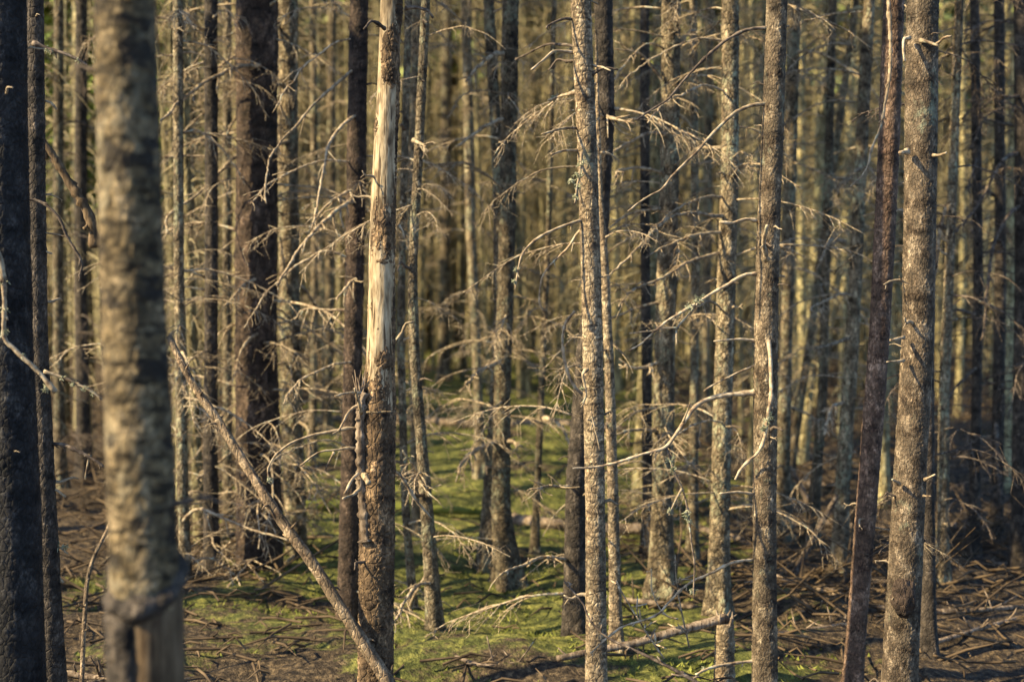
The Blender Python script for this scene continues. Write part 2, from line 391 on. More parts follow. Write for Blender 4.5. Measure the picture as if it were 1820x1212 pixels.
CROWNS = []
def leaf_quads(mb, c, d, L, n, wid):
    """a bough: needles as narrow crossed leaves along side shoots, hanging"""
    V = []; Fc = []; k = 0
    base = np.array(c); dv = np.array(d); perp = np.cross(dv, (0, 0, 1.)); perp /= np.linalg.norm(perp) + 1e-9
    for i in range(n):
        t = rng.uniform(.15, 1); side = rng.choice((-1, 1)); p = base + dv * L * t + np.array((0, 0, -.18 * L * t * t))
        sd = dv * rng.uniform(.3, .9) + perp * side * rng.uniform(.2, 1) + np.array((0, 0, rng.uniform(-.6, .05))); sd /= np.linalg.norm(sd)
        ln = L * rng.uniform(.12, .34) * (1.15 - t * .6); up = rng.normal(0, 1, 3); wv = np.cross(sd, up); wv = wv / (np.linalg.norm(wv) + 1e-9) * wid * rng.uniform(.5, 1)
        V += [p - wv * .4, p + sd * ln * .55 - wv, p + sd * ln, p + sd * ln * .55 + wv]; Fc.append((k, k + 1, k + 2, k + 3)); k += 4
    mb.add(np.array(V), Fc)
def crown_mb(h0, h1, rad, nb, per, seed, wid=.02):
    mb = MB()
    for k in range(nb):
        t = (k + rng.random()) / nb; z = h0 + (h1 - h0) * t; r = rad * (1 - t) ** .75 * rng.uniform(.6, 1.15) + .1
        if t < .12: r *= .7
        az = rng.uniform(0, 2 * math.pi); el = R(rng.uniform(-22, 12)); d = (math.cos(az) * math.cos(el), math.sin(az) * math.cos(el), math.sin(el))
        leaf_quads(mb, (0, 0, z), d, r, per, wid * (.8 + r))
    return mb
# ---------------------------------------------------------------- hand-placed trees
TREES = {}
def add_branches(root, T, n, zlo, zhi, lens=(.25, .7), lib=None, dark=False, avoid=None, azr=None):
    lib = lib or LIB
    for k in range(n):
        z = rng.uniform(zlo, zhi); az = rng.uniform(0, 2 * math.pi) if azr is None else R(rng.uniform(*azr)); c = T.c(z); r = T.r(z)
        me = lib[rng.integers(9, 14) if dark else rng.integers(0, 9)] if lib is LIB else lib[rng.integers(0, len(lib))]
        o = bpy.data.objects.new('branch' if lib is LIB else 'branch_stub', me); COL.objects.link(o); o.parent = root
        s = rng.uniform(*lens)
        o.location = Vector(c) + Vector((math.cos(az), math.sin(az), 0)) * r * .8 - root.location
        o.rotation_euler = (0, -R(rng.uniform(-12, 14)), az); o.scale = (s, s, s * rng.uniform(.7, 1.15))
def tree(key, ctrl, Y, mat, label, res=.012, cell=.014, amp=.0022, nb=12, ns=6, top=7.5, lean=0, group=None, seed=None, lens=(.25, .7), crown=True, dark=False, cat='tree', name='spruce_tree', azr=None, **kw):
    P = trunk_geo(ctrl, Y, top, lean); T = Trunk(P); b = T.c(T.z0); base = Vector((b[0], b[1], T.z0 + .12))
    root = empty(name, base); tag(root, label, cat, group); seed = seed if seed is not None else len(TREES) * 13 + 1
    hi = 1.6 + .20 * Y + .25; lo = max(T.z0, 1.6 - .31 * Y - .2)
    o = trunk_mesh(T, res, seed, cell, amp, zr=(lo, hi), **kw).build('trunk', M[mat], root, tone=True, loc=base)
    TREES[key] = (root, T, Y)
    if nb: add_branches(root, T, int(nb * 2.1), max(lo, T.z0 + .35), hi, lens, dark=dark, azr=azr)
    if ns: add_branches(root, T, ns, max(lo, T.z0 + .3), hi, (.03, .09), STUB)
    if crown and top > 6:
        c = CROWNS[len(TREES) % len(CROWNS)]; oc = bpy.data.objects.new('crown', c); COL.objects.link(oc); oc.parent = root
        t = T.c(min(T.z1, 7)); oc.location = (t[0] - base.x, t[1] - base.y, 0)
    return root
for i in range(4):
    CROWNS.append(lib_mesh(crown_mb(5.2 + .3 * i, 9.5 + i * .4, .95, 46, 60, i), 'crown', M['needle']))
def tb(key, pts, w0, w1=None, dz=0., dY=None, name='branch', mat='twig', twigs=4, tl=.06, lich=(), jit=.0012, Y=None, end=0.):
    """a branch of tree `key` that leaves the trunk at the first point"""
    root, T, Y0 = TREES[key]; Y0 = Y or Y0; n = len(pts); dY = end if dY is None else dY
    C = [np.array(PX(x, y, Y0 + dY * i / (n - 1))) for i, (x, y) in enumerate(pts)]
    w1 = w1 or w0 * .4; w0 = w0 * 1.12; w1 = w1 * 1.12; mb = MB(); r0 = w0 / 2 / F * Y0; r1 = w1 / 2 / F * Y0
    branch_mb(mb, C, r0, r1, 7, twigs, tl, jit=jit)
    o = mb.build(name, M[mat], root, loc=root.location)
    for (x, y, s) in lich:
        k = min(range(n), key=lambda i: abs(pts[i][0] - x) + abs(pts[i][1] - y)); lm = MB()
        lichen_mb(lm, PX(x, y, Y0 + dY * k / (n - 1)), s * .8, 34); lo = lm.build('lichen', M['lichen'], o, loc=root.location)
    return o
#TREEDATA
exec_trees = True
tree('L0', [(2, 0, 92), (4, 300, 94), (10, 600, 98), (22, 900, 104), (28, 1212, 112)], 3.85, 'shade_bark', 'thick dark shaded spruce trunk cut off by the left edge of the photo', .006, .010, .002, 0, 5, zst=1.2, crown=False)
tree('L1', [(62, 0, 31), (64, 300, 33), (68, 600, 34), (82, 900, 38), (97, 1212, 42)], 4.65, 'dark_and_shade_bark', 'slim dark trunk just right of the thick one at the left edge', .006, .014, .002, 0, 8, crown=False)
tree('FG', [(222, 0, 114), (228, 300, 115), (240, 600, 118), (250, 850, 126), (258, 1040, 134), (263, 1212, 128)], 2.35, 'mott', 'very blurred mottled tan trunk nearest the camera, bark torn off at its foot', .006, .02, .0022, 0, 3, zst=.5, rings=.0022, crown=False, lump=.05)
tree('THICK', [(457, 0, 76), (456, 300, 76), (455, 600, 78), (460, 900, 84), (466, 1212, 98)], 7.2, 'darkred', 'thick dark reddish spruce trunk left of the leaning pole, widest of the middle distance', .012, .03, .006, 22, 8, lens=(.4, .95))
tree('SNAG', [(694, 0, 38), (690, 150, 42), (683, 300, 47), (679, 450, 50), (677, 600, 52), (674, 750, 58), (670, 900, 60), (667, 1212, 54)], 4.6, 'bare', 'pale barkless snag with dark bark left on its lower half', .005, None, 0, 0, 7, crown=False, lump=.07, name='dead_tree', top=3.4)
tree('MID', [(1032, 0, 37), (1045, 300, 37), (1053, 600, 38), (1058, 900, 38), (1060, 1212, 38)], 4.7, 'pale', 'slim pale sunlit spruce trunk at the centre with short stubs on its left side', .0035, .010, .0011, 0, 14, zst=.8, rings=.001, crown=False)
tree('RIGHT', [(1381, 0, 38), (1375, 200, 40), (1366, 400, 42), (1361, 600, 43), (1359, 900, 44), (1359, 1212, 45)], 4.55, 'scaly', 'sharp brown spruce trunk with long bare branches reaching out to its left', .0035, .0075, .0019, 0, 10, crown=False)
tree('LEAN', [(1589, 0, 37), (1578, 300, 40), (1563, 600, 38), (1540, 900, 38), (1515, 1212, 32)], 5.1, 'red', 'reddish brown trunk leaning right, just left of the big sharp trunk', .006, .012, .0022, 1, 8, crown=False)
tree('BIG', [(1640, 0, 56), (1636, 300, 60), (1632, 600, 60), (1620, 800, 60), (1609, 1000, 62), (1598, 1212, 64)], 4.45, 'grey', 'stout sharp grey-brown trunk at right with a dark burl near its foot', .0035, .0075, .0019, 0, 12, crown=False)
tree('BEH', [(1640, 0, 22), (1648, 600, 24), (1651, 1212, 26)], 5.6, 'dark_and_shade_bark', 'dark trunk half hidden directly behind the stout grey-brown trunk', nb=4, dark=True)
tree('OLDR', [(638, 0, 34), (634, 250, 35), (628, 600, 35), (622, 900, 38), (618, 1212, 42)], 6.3, 'darkred', 'reddish trunk just left of the pale barkless snag', .009, .018, .003, 8, 6)
tree('LICH', [(512, 0, 36), (512, 300, 36), (516, 600, 38), (524, 900, 40), (536, 1212, 44)], 7.6, 'mid', 'lichen-spotted trunk right beside the thick dark reddish one', .015, .02, .004, 16, 6)
tree('CURV', [(757, 0, 16), (745, 250, 17), (733, 480, 18), (737, 640, 19), (750, 800, 22), (762, 950, 26), (780, 1212, 30)], 5.9, 'mid', 'thin curving trunk immediately right of the pale snag, bowing toward the right at its foot', .01, .014, .002, 6, 10)
tree('THIN', [(726, 0, 13), (716, 400, 13), (712, 600, 14), (720, 900, 15), (746, 1212, 17)], 6.4, 'mid', 'thinnest dark stem between the pale snag and the curving trunk', .012, .014, .002, 3, 6)
tree('PALE2', [(741, 0, 17), (732, 400, 17), (738, 800, 18), (742, 900, 20)], 8.6, 'mid', 'pale thin stem behind the top of the curving trunk', nb=10)
tree('TWA', [(907, 0, 30), (902, 400, 30), (893, 700, 30), (890, 900, 34), (903, 1035, 46)], 7.1, 'mid', 'right-hand trunk of the close pair standing at the front of the mossy clearing', .01, .018, .004, 14, 8, azr=(40, 320))
tree('TWB', [(868, 0, 20), (885, 300, 20), (890, 550, 22), (878, 750, 22), (868, 900, 24), (862, 1010, 26)], 7.5, 'mid', 'left-hand trunk of the close pair standing at the front of the mossy clearing', .01, .018, .004, 10, 6)
tree('CLA', [(828, 0, 18), (836, 400, 18), (850, 700, 17), (855, 870, 20)], 10.2, 'mid', 'thin trunk left of the close pair, rooted halfway up the mossy clearing', nb=14)
tree('SAP', [(985, 0, 9), (975, 400, 10), (962, 700, 12), (950, 985, 15)], 7.9, 'mid', 'thin sapling stem in the moss between the close pair and the central trunk', nb=7, top=5, crown=False)
tree('CLB', [(795, 0, 18), (792, 350, 20), (789, 690, 24)], 18.7, 'mid', 'trunk standing alone at the far back of the mossy clearing behind the log', .03, nb=14)
tree('DIAG', [(1072, 0, 33), (1077, 200, 33), (1066, 400, 34), (1040, 650, 36), (1024, 850, 38), (1018, 1212, 40)], 5.8, 'dark_and_shade_bark', 'dark trunk slanting behind the slim pale central trunk', .009, .018, .003, 8, 8)
tree('ORNG', [(1066, 330, 8), (1074, 450, 14), (1083, 650, 18), (1090, 900, 20), (1095, 1130, 22)], 5.5, 'pale', 'broken thin stem hugging the right side of the slim pale central trunk', .008, .014, .002, 3, 6, top=2.05, crown=False, name='dead_tree')
tree('MR1', [(1193, 0, 34), (1190, 300, 35), (1182, 600, 38), (1177, 900, 39), (1174, 1090, 42)], 6.6, 'mid', 'mid-sized trunk midway between the pale central trunk and the long-branched one', .009, .018, .004, 16, 8)
tree('MR2', [(1146, 0, 17), (1146, 400, 18), (1150, 700, 18), (1152, 1000, 22)], 7.8, 'dark_and_shade_bark', 'thin dark stem left of the mid-sized trunk between the sharp ones', nb=12, dark=True)
tree('MR3', [(1298, 0, 31), (1297, 300, 33), (1288, 600, 34), (1280, 900, 36), (1276, 1100, 38)], 6.2, 'mid', 'trunk close to the left of the long-branched one, behind its branches', .009, .018, .003, 14, 8)
tree('MR4', [(1232, 0, 14), (1236, 500, 15), (1232, 900, 18), (1230, 1020, 20)], 7.6, 'mid', 'thin stem between the two mid-sized trunks left of the long-branched one', nb=10)
tree('MR5', [(1262, 0, 14), (1256, 500, 15), (1250, 800, 16)], 12., 'mid', 'blurred thin stem behind the tips of the long bare branches', nb=14)
tree('RB1', [(1412, 0, 24), (1402, 400, 24), (1394, 700, 26), (1390, 900, 28)], 8.4, 'mid', 'brown trunk close behind the right side of the long-branched one', nb=14)
tree('RB2', [(1545, 0, 20), (1532, 250, 22), (1515, 600, 26), (1498, 850, 27), (1490, 1080, 32)], 7.4, 'mid', 'pale leaning trunk standing left of the reddish leaning one', .01, nb=12)
tree('RB3', [(1522, 0, 12), (1480, 300, 14), (1440, 600, 15), (1410, 800, 16), (1395, 900, 17)], 10., 'mid', 'slender pale stem leaning strongly right, behind the long-branched trunk', nb=8)
tree('RB4', [(1480, 0, 15), (1470, 400, 16), (1462, 700, 18), (1440, 1000, 22)], 8.3, 'mid', 'thin trunk midway between the long-branched one and the reddish leaning one', nb=12)
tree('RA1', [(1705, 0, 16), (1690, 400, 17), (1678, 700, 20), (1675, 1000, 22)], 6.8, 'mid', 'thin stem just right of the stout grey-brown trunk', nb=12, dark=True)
tree('RA2', [(1732, 0, 17), (1739, 500, 18), (1734, 800, 19), (1728, 1030, 22)], 8.0, 'dark_and_shade_bark', 'shaded trunk second to the right of the stout grey-brown one', nb=14, dark=True)
tree('RA3', [(1776, 0, 19), (1778, 500, 21), (1772, 900, 23), (1768, 1040, 28)], 8.5, 'dark_and_shade_bark', 'dark trunk in deep shade near the right edge', nb=16, dark=True)
tree('RA4', [(1815, 0, 26), (1817, 500, 28), (1812, 900, 30), (1808, 1100, 36)], 7.5, 'dark_and_shade_bark', 'dark trunk standing at the right edge of the photo', nb=12, dark=True)
tree('LA1', [(375, 0, 24), (376, 400, 24), (374, 800, 26), (378, 1100, 30)], 7.0, 'dark_and_shade_bark', 'thin dark trunk left of the thick dark reddish one', nb=14)
tree('LA2', [(404, 0, 15), (403, 400, 15), (404, 800, 17), (405, 1000, 18)], 8.6, 'mid', 'thin brown stem touching the left side of the thick dark reddish trunk', nb=8)
tree('LA3', [(316, 0, 18), (318, 500, 19), (325, 900, 21), (334, 1150, 24)], 6.6, 'mid', 'lit stem just right of the blurred foreground trunk', nb=14)
tree('LA4', [(344, 0, 13), (336, 500, 14), (340, 900, 16)], 9.6, 'mid', 'pale thin stem two to the right of the blurred foreground trunk', nb=10)
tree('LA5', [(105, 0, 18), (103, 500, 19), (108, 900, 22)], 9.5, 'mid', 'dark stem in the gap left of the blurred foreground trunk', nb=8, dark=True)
tree('LA6', [(145, 0, 22), (143, 500, 24), (150, 850, 27)], 10.5, 'dark_and_shade_bark', 'shaded trunk nearly touching the left side of the blurred foreground trunk', nb=8, dark=True)
tree('LA7', [(556, 0, 13), (560, 400, 13), (556, 800, 15)], 11.5, 'mid', 'thin stem behind the gap between the lichen-spotted and reddish trunks', nb=14)
tree('LA8', [(590, 0, 16), (588, 400, 17), (580, 750, 19)], 13.5, 'mid', 'blurred pale stem left of the reddish trunk, at the back of the clearing', nb=12)

#HEROBR
# branches of the long-branched trunk
tb('RIGHT', [(1365, 50), (1330, 53), (1295, 70), (1265, 95), (1240, 120), (1215, 150), (1190, 180), (1165, 197), (1138, 218)], 6, 2.6, end=-.12, twigs=6, mat='twigdark', tl=.03)
tb('RIGHT', [(1368, 186), (1345, 186), (1315, 196), (1290, 215), (1262, 245), (1240, 272), (1222, 290), (1195, 318), (1177, 342), (1150, 358), (1117, 384)], 7, 2.6, end=-.18, twigs=7, tl=.025)
tb('RIGHT', [(1347, 393), (1325, 390), (1300, 398), (1278, 398)], 5.5, 4, end=-.05, twigs=2, tl=.02)
tb('RIGHT', [(1363, 462), (1359, 440), (1361, 420), (1365, 400)], 8, 5, Y=4.49, end=-.12, twigs=1, tl=.04)
tb('RIGHT', [(1346, 486), (1320, 490), (1290, 507), (1262, 522), (1240, 536), (1215, 550), (1180, 572), (1140, 606), (1115, 620)], 6.5, 3, end=-.12, twigs=6, tl=.03, lich=((1240, 534, .02), (1225, 545, .015), (1250, 528, .012)))
tb('RIGHT', [(1238, 538), (1222, 562), (1205, 583), (1205, 612)], 4.5, 2.5, Y=4.5, end=-.04, twigs=2, tl=.02)
tb('RIGHT', [(1206, 583), (1180, 583), (1160, 588), (1117, 593)], 3.6, 2.2, Y=4.47, end=-.04, twigs=2, tl=.02)
tb('RIGHT', [(1344, 606), (1310, 602), (1268, 605)], 4.5, 3, end=-.05, twigs=1, tl=.02)
tb('RIGHT', [(1344, 648), (1290, 672), (1248, 695)], 3.6, 2.2, end=-.05, twigs=1, tl=.02)
tb('RIGHT', [(1342, 698), (1290, 702), (1255, 710), (1235, 723), (1215, 750), (1198, 775), (1180, 795), (1135, 808), (1070, 828), (1015, 834)], 9, 3, end=-.2, twigs=7, tl=.025, lich=((1130, 809, .008), (1050, 830, .01)))
tb('RIGHT', [(1214, 750), (1220, 735), (1227, 717)], 4.5, 2, Y=4.44, end=-.03, twigs=0)
tb('RIGHT', [(1184, 795), (1197, 835), (1213, 870), (1222, 910), (1228, 960), (1233, 1000), (1233, 1062)], 4, 2.4, Y=4.42, end=-.03, twigs=8, tl=.03, mat='twigdark', lich=((1190, 815, .02), (1196, 832, .018), (1220, 912, .02), (1224, 925, .014), (1232, 1050, .014)))
tb('RIGHT', [(1212, 868), (1200, 890), (1188, 915)], 3.5, 2, Y=4.41, end=-.02, twigs=3, tl=.02, lich=((1190, 908, .01),))
tb('RIGHT', [(1366, 604), (1369, 640), (1369, 700), (1363, 740), (1358, 775), (1345, 805), (1318, 830), (1305, 852)], 7.5, 4, Y=4.46, end=-.1, twigs=4, tl=.02, lich=((1363, 748, .022), (1368, 738, .015), (1358, 760, .015)))
tb('RIGHT', [(1342, 878), (1310, 874), (1280, 876)], 5, 3.4, end=-.05, twigs=0)
tb('RIGHT', [(1342, 994), (1300, 1000), (1260, 1020), (1220, 1040), (1190, 1070), (1165, 1095), (1110, 1115), (1080, 1135), (1050, 1165)], 5, 2.5, end=-.15, twigs=9, tl=.06)
tb('RIGHT', [(1342, 1174), (1300, 1178), (1265, 1185), (1235, 1196)], 5.5, 4, end=-.1, twigs=3, tl=.03, lich=((1250, 1188, .01),))
tb('RIGHT', [(1378, 490), (1395, 491)], 4, 2.5, twigs=0); tb('RIGHT', [(1392, 48), (1403, 47)], 4, 2.5, twigs=0)
tb('RIGHT', [(1205, 1100), (1180, 1090), (1160, 1050), (1158, 1010)], 3, 1.8, Y=4.9, twigs=6, tl=.06)
# hanging twig in front of the reddish leaning trunk
tb('LEAN', [(1580, -90), (1579, -40), (1580, 0), (1582, 50), (1584, 100), (1580, 150), (1572, 190), (1563, 230), (1548, 270), (1542, 295), (1530, 315), (1512, 333)], 7, 3, Y=4.95, end=-.15, twigs=11, tl=.03)
tb('LEAN', [(1577, 335), (1590, 330)], 4, 2, twigs=0)
# stubs of the stout trunk
for pts, w0 in (([(1636, 72), (1650, 75), (1668, 83)], 7), ([(1664, 80), (1678, 68), (1692, 65)], 5), ([(1616, 68), (1606, 72), (1608, 108)], 6), ([(1658, 276), (1672, 276), (1682, 273)], 6), ([(1612, 270), (1600, 272)], 10), ([(1606, 600), (1583, 604)], 6), ([(1606, 641), (1577, 642)], 4), ([(1644, 852), (1662, 843)], 5), ([(1642, 881), (1656, 882)], 4), ([(1598, 860), (1587, 850)], 6)):
    tb('BIG', pts, w0, w0 * .5, Y=4.4, end=-.05, twigs=1, tl=.015, name='branch_stub')
# central pale trunk
tb('MID', [(1020, 35), (1000, 34), (975, 44), (967, 50)], 5, 3, end=-.1, twigs=2, tl=.03, mat='twigdark')
tb('MID', [(1020, 82), (995, 79), (968, 80), (915, 107)], 5, 2.5, Y=5.2, end=.2, twigs=2, tl=.05, mat='twigdark')
tb('MID', [(1021, 94), (985, 91), (965, 105), (945, 122)], 5.5, 3, end=-.12, twigs=3, tl=.02, lich=((985, 92, .01),))
tb('MID', [(1048, 116), (1070, 120), (1086, 126)], 4, 2.5, end=-.05, twigs=0)
tb('MID', [(1024, 165), (1000, 170), (976, 178)], 6, 3, end=.1, twigs=3, tl=.02, lich=((985, 175, .014),))
tb('MID', [(1028, 228), (1000, 230), (965, 240)], 5, 3, end=-.1, twigs=2, tl=.02)
tb('MID', [(1030, 268), (1000, 267), (980, 274)], 6, 3, end=-.1, twigs=1, tl=.02)
tb('MID', [(1034, 270), (1032, 300), (1026, 330), (1022, 362)], 6, 3, Y=4.6, twigs=4, tl=.02, lich=((1032, 290, .02), (1028, 310, .02), (1026, 330, .02), (1022, 350, .014), (1014, 322, .012)))
tb('MID', [(1040, 392), (1027, 393), (995, 403), (960, 420), (930, 445), (917, 480), (912, 515)], 5.5, 2.5, end=-.15, twigs=10, tl=.035, lich=((917, 480, .012), (914, 500, .01)))
tb('MID', [(1040, 406), (1027, 414), (1010, 440), (985, 465), (962, 495), (958, 540), (968, 558)], 5, 2.5, end=.15, twigs=5, tl=.04)
tb('MID', [(1022, 553), (1005, 575), (1000, 610), (1008, 655), (1022, 685), (1036, 700)], 4, 5, end=0, twigs=1, tl=.03, Y=4.8)
tb('MID', [(1046, 655), (1036, 665), (1040, 700), (1032, 725)], 5, 3, Y=4.62, twigs=6, tl=.03, lich=((1034, 690, .01),))
tb('MID', [(1050, 730), (1066, 800)], 3, 2, Y=4.6, twigs=0)
# pale snag
def snag_bark():
    root, T, Y = TREES['SNAG']
    zt = PX(670, 690, 4.6).z
    def mk(Q, A, Z):
        n = fbm(Q * np.array((22, 22, 7.)), 3, 5)
        low = (zt - Z) * 5 + n * 1.5 + .2 * np.cos(A - 3.9)
        z1, z2 = PX(0, 50, 4.6).z, PX(0, 150, 4.6).z
        patch = 1.1 - ((Z - (z1 + z2) / 2) / ((z1 - z2) * .55)) ** 2 * 1.2 + n * .8 - 1.1 * (1 - np.cos(A - 4.85)) * 2.2
        z3 = PX(0, 640, 4.6).z; p2 = .6 - ((Z - z3) / .035) ** 2 + n * .5 - 1.0 * (1 - np.cos(A - 5.1)) * 2
        z4 = PX(0, 465, 4.6).z; p3 = .5 - ((Z - z4) / .02) ** 2 + n * .5 - 1.0 * (1 - np.cos(A - 4.9)) * 5
        edge = .35 - (1 - np.cos(A - 5.95)) * 14 + n * .9 - .25
        gen = fbm(Q * np.array((16, 16, 4.)), 3, 77) * 3.4 - .80
        return np.maximum.reduce([low, patch, p2, p3, edge, gen]) * 1.1
    mb = trunk_mesh(T, .0038, 91, .0085, .0030, zst=1.35, lump=.07, zr=(T.z0, 2.75), mask=mk, grow=.0065)
    # same lumps as the wood underneath
    mb.build('bark', M['rough'], root, tone=True, loc=root.location)
snag_bark()
# second, snapped stem fused to the snag
mb = MB(); C = [np.array(PX(x, y, 4.56)) for x, y in ((652, 960), (640, 880), (634, 800), (634, 730), (640, 700))]
branch_mb(mb, C, .017, .013, 14, 5, .03, .18, .008, 0, .002)
top_ = np.array(PX(640, 712, 4.56))
for k in range(30):
    a_ = rng.uniform(0, 6.28); b0 = top_ + np.array((math.cos(a_) * .010, math.sin(a_) * .010, -.03)); L = rng.uniform(.03, .13)
    mb.tube([b0, b0 + np.array((rng.normal(0, .003), rng.normal(0, .003), L * .6)), b0 + np.array((rng.normal(0, .009), rng.normal(0, .006), L))], [.0045, .003, .0006], 4)
mb.build('snapped_stem', M['logwood'], TREES['SNAG'][0], loc=TREES['SNAG'][0].location)
tb('SNAG', [(650, 764), (625, 761), (600, 765), (555, 775), (520, 788), (490, 808), (475, 835), (476, 860)], 6, 3, end=-.12, twigs=5, tl=.06, lich=((478, 852, .012),))
tb('SNAG', [(650, 797), (620, 796), (595, 800), (565, 805), (535, 828)], 5, 3, end=-.08, twigs=1, tl=.03)
tb('SNAG', [(594, 803), (588, 815), (579, 836)], 4, 2.4, Y=4.55, twigs=0)
tb('SNAG', [(640, 698), (618, 698), (597, 704)], 5, 3, Y=4.5, end=-.1, twigs=1, tl=.02)
tb('SNAG', [(640, 720), (622, 730), (603, 768)], 5, 3, Y=4.5, end=-.05, twigs=2, tl=.02)
tb('SNAG', [(642, 735), (638, 715), (632, 690)], 6, 3, Y=4.5, end=-.08, twigs=0, mat='bare')
tb('SNAG', [(640, 868), (625, 880), (608, 884)], 6, 4, Y=4.5, end=-.1, twigs=0)
tb('SNAG', [(636, 842), (625, 855), (612, 880)], 6, 4, Y=4.5, end=-.1, twigs=0)
tb('SNAG', [(648, 846), (655, 857)], 11, 8, Y=4.5, end=-.05, twigs=0, mat='bare', name='branch_stub')
tb('SNAG', [(650, 733), (675, 733), (697, 732)], 4, 3, Y=4.5, twigs=2, tl=.02, mat='bare')
tb('SNAG', [(684, 52), (672, 42), (660, 38), (648, 52)], 6, 3, Y=4.5, end=-.08, twigs=3, tl=.02, mat='twigdark')
tb('SNAG', [(720, 15), (740, 14), (762, 22), (770, 32)], 7, 4, Y=4.65, twigs=2, tl=.02, mat='twigdark')
tb('SNAG', [(708, 400), (715, 412), (717, 425)], 5, 3, Y=4.6, twigs=0)
tb('SNAG', [(700, 610), (715, 590), (722, 575), (735, 572)], 5, 4, Y=4.8, twigs=0)
tb('SNAG', [(700, 835), (715, 850), (740, 890), (767, 920)], 5, 5, Y=4.9, end=.1, twigs=0)
# left edge trunks
tb('L0', [(-12, 430), (3, 475), (10, 540), (8, 600), (30, 625), (60, 650), (85, 675), (104, 697)], 9, 7, Y=3.72, twigs=5, tl=.03, lich=((5, 500, .014), (8, 550, .014), (10, 590, .012), (40, 632, .01), (83, 690, .014)))
tb('L1', [(78, 660), (95, 665), (120, 675), (150, 690), (182, 712)], 6, 3, Y=4.6, twigs=4, tl=.03, lich=((110, 671, .012), (130, 680, .014), (150, 690, .014), (165, 700, .012)))
tb('L1', [(70, 790), (110, 790), (150, 806), (187, 831)], 7, 4, twigs=5, tl=.04, mat='twigdark')
tb('L1', [(159, 808), (155, 830), (152, 852)], 4, 2, Y=4.66, twigs=0)
tb('L1', [(58, 76), (90, 88), (120, 98), (156, 118)], 7, 4, Y=4.6, twigs=5, tl=.03, mat='twigdark', lich=((85, 88, .012), (95, 92, .014), (140, 108, .01)))
tb('L1', [(64, 236), (75, 252), (95, 280), (120, 320), (150, 365), (166, 405), (170, 442)], 12, 16, Y=4.9, twigs=9, tl=.06, mat='oldwood')
tb('L1', [(36, 352), (75, 360), (105, 385), (125, 425), (148, 465), (144, 492)], 6, 3, Y=4.55, twigs=6, tl=.05, mat='twigdark')
tb('L1', [(76, 180), (90, 182), (101, 193)], 5, 3, twigs=0); tb('L1', [(78, 445), (92, 452)], 4, 3, twigs=0); tb('L1', [(80, 414), (105, 418), (125, 424)], 3, 2, twigs=0)
tb('L1', [(86, 868), (102, 872), (117, 884)], 4, 3, twigs=0)
tb('L1', [(78, 960), (95, 965), (120, 985)], 4, 2.5, twigs=6, tl=.03, lich=((100, 970, .016), (115, 972, .014)))
tb('L1', [(80, 1003), (95, 1010), (111, 1035)], 5, 3, twigs=2, tl=.03)
# foot of the foreground trunk: torn swollen lip of bark, bare wood below it on the right, old dark bark on the left
def fg_foot():
    root, T, Y = TREES['FG']; p0 = PX(250, 1066, 2.35).z
    zl = lambda A: p0 - .008 + .045 * (1 - np.cos(A - 4.60)) * .9
    def wood(Q, A, Z):
        n = fbm(Q * np.array((16, 16, 5.)), 3, 8); return np.minimum((zl(A) - Z) * 30, (np.cos(A - 5.75) - .40) * 5) + n * .6
    def old(Q, A, Z):
        n = fbm(Q * np.array((30, 30, 12.)), 3, 18); return np.minimum((zl(A) - Z) * 30, (.46 - np.cos(A - 5.75)) * 5) + n * .9 + .1
    def lip(Q, A, Z):
        n = fbm(Q * np.array((35, 35, 30.)), 3, 28); return 1.5 * np.exp(-((Z - zl(A)) / .022) ** 2) - .75 + n * .75
    for nm, fn, mt, gr, amp in (('bare_wood', wood, 'oldwood', .006, 0), ('old_bark', old, 'dark_and_shade_bark', .010, .004), ('bark_lip', lip, 'dark_and_shade_bark', .017, .003)):
        mb = trunk_mesh(T, .006, 55, .02 if amp else None, amp, lump=.05, zr=(T.z0, p0 + .16), mask=fn, grow=gr); mb.build(nm, M[mt], root, tone=True, loc=root.location)
fg_foot()
# burl of the stout trunk
mb = MB(); root, T, Y = TREES['BIG']
C0 = np.array(PX(1606, 1062, 4.375)); u_ = []
nu, nv = 40, 30; V = []; 
for i in range(nv + 1):
    for j in range(nu):
        th = math.pi * i / nv; ph = 2 * math.pi * j / nu; V.append((math.sin(th) * math.cos(ph), math.sin(th) * math.sin(ph), math.cos(th)))
V = np.array(V); dsp = 1 + .22 * fbm(V * 3, 3, 4) + .10 * fbm(V * 9, 2, 5)
V = V * dsp[:, None] * np.array((.038, .03, .062)) + C0 
mb.add(V, [(i * nu + j, (i + 1) * nu + j, (i + 1) * nu + (j + 1) % nu, i * nu + (j + 1) % nu) for i in range(nv) for j in range(nu)])
mb.build('burl', M['darkred'], root, tone=True, loc=root.location)

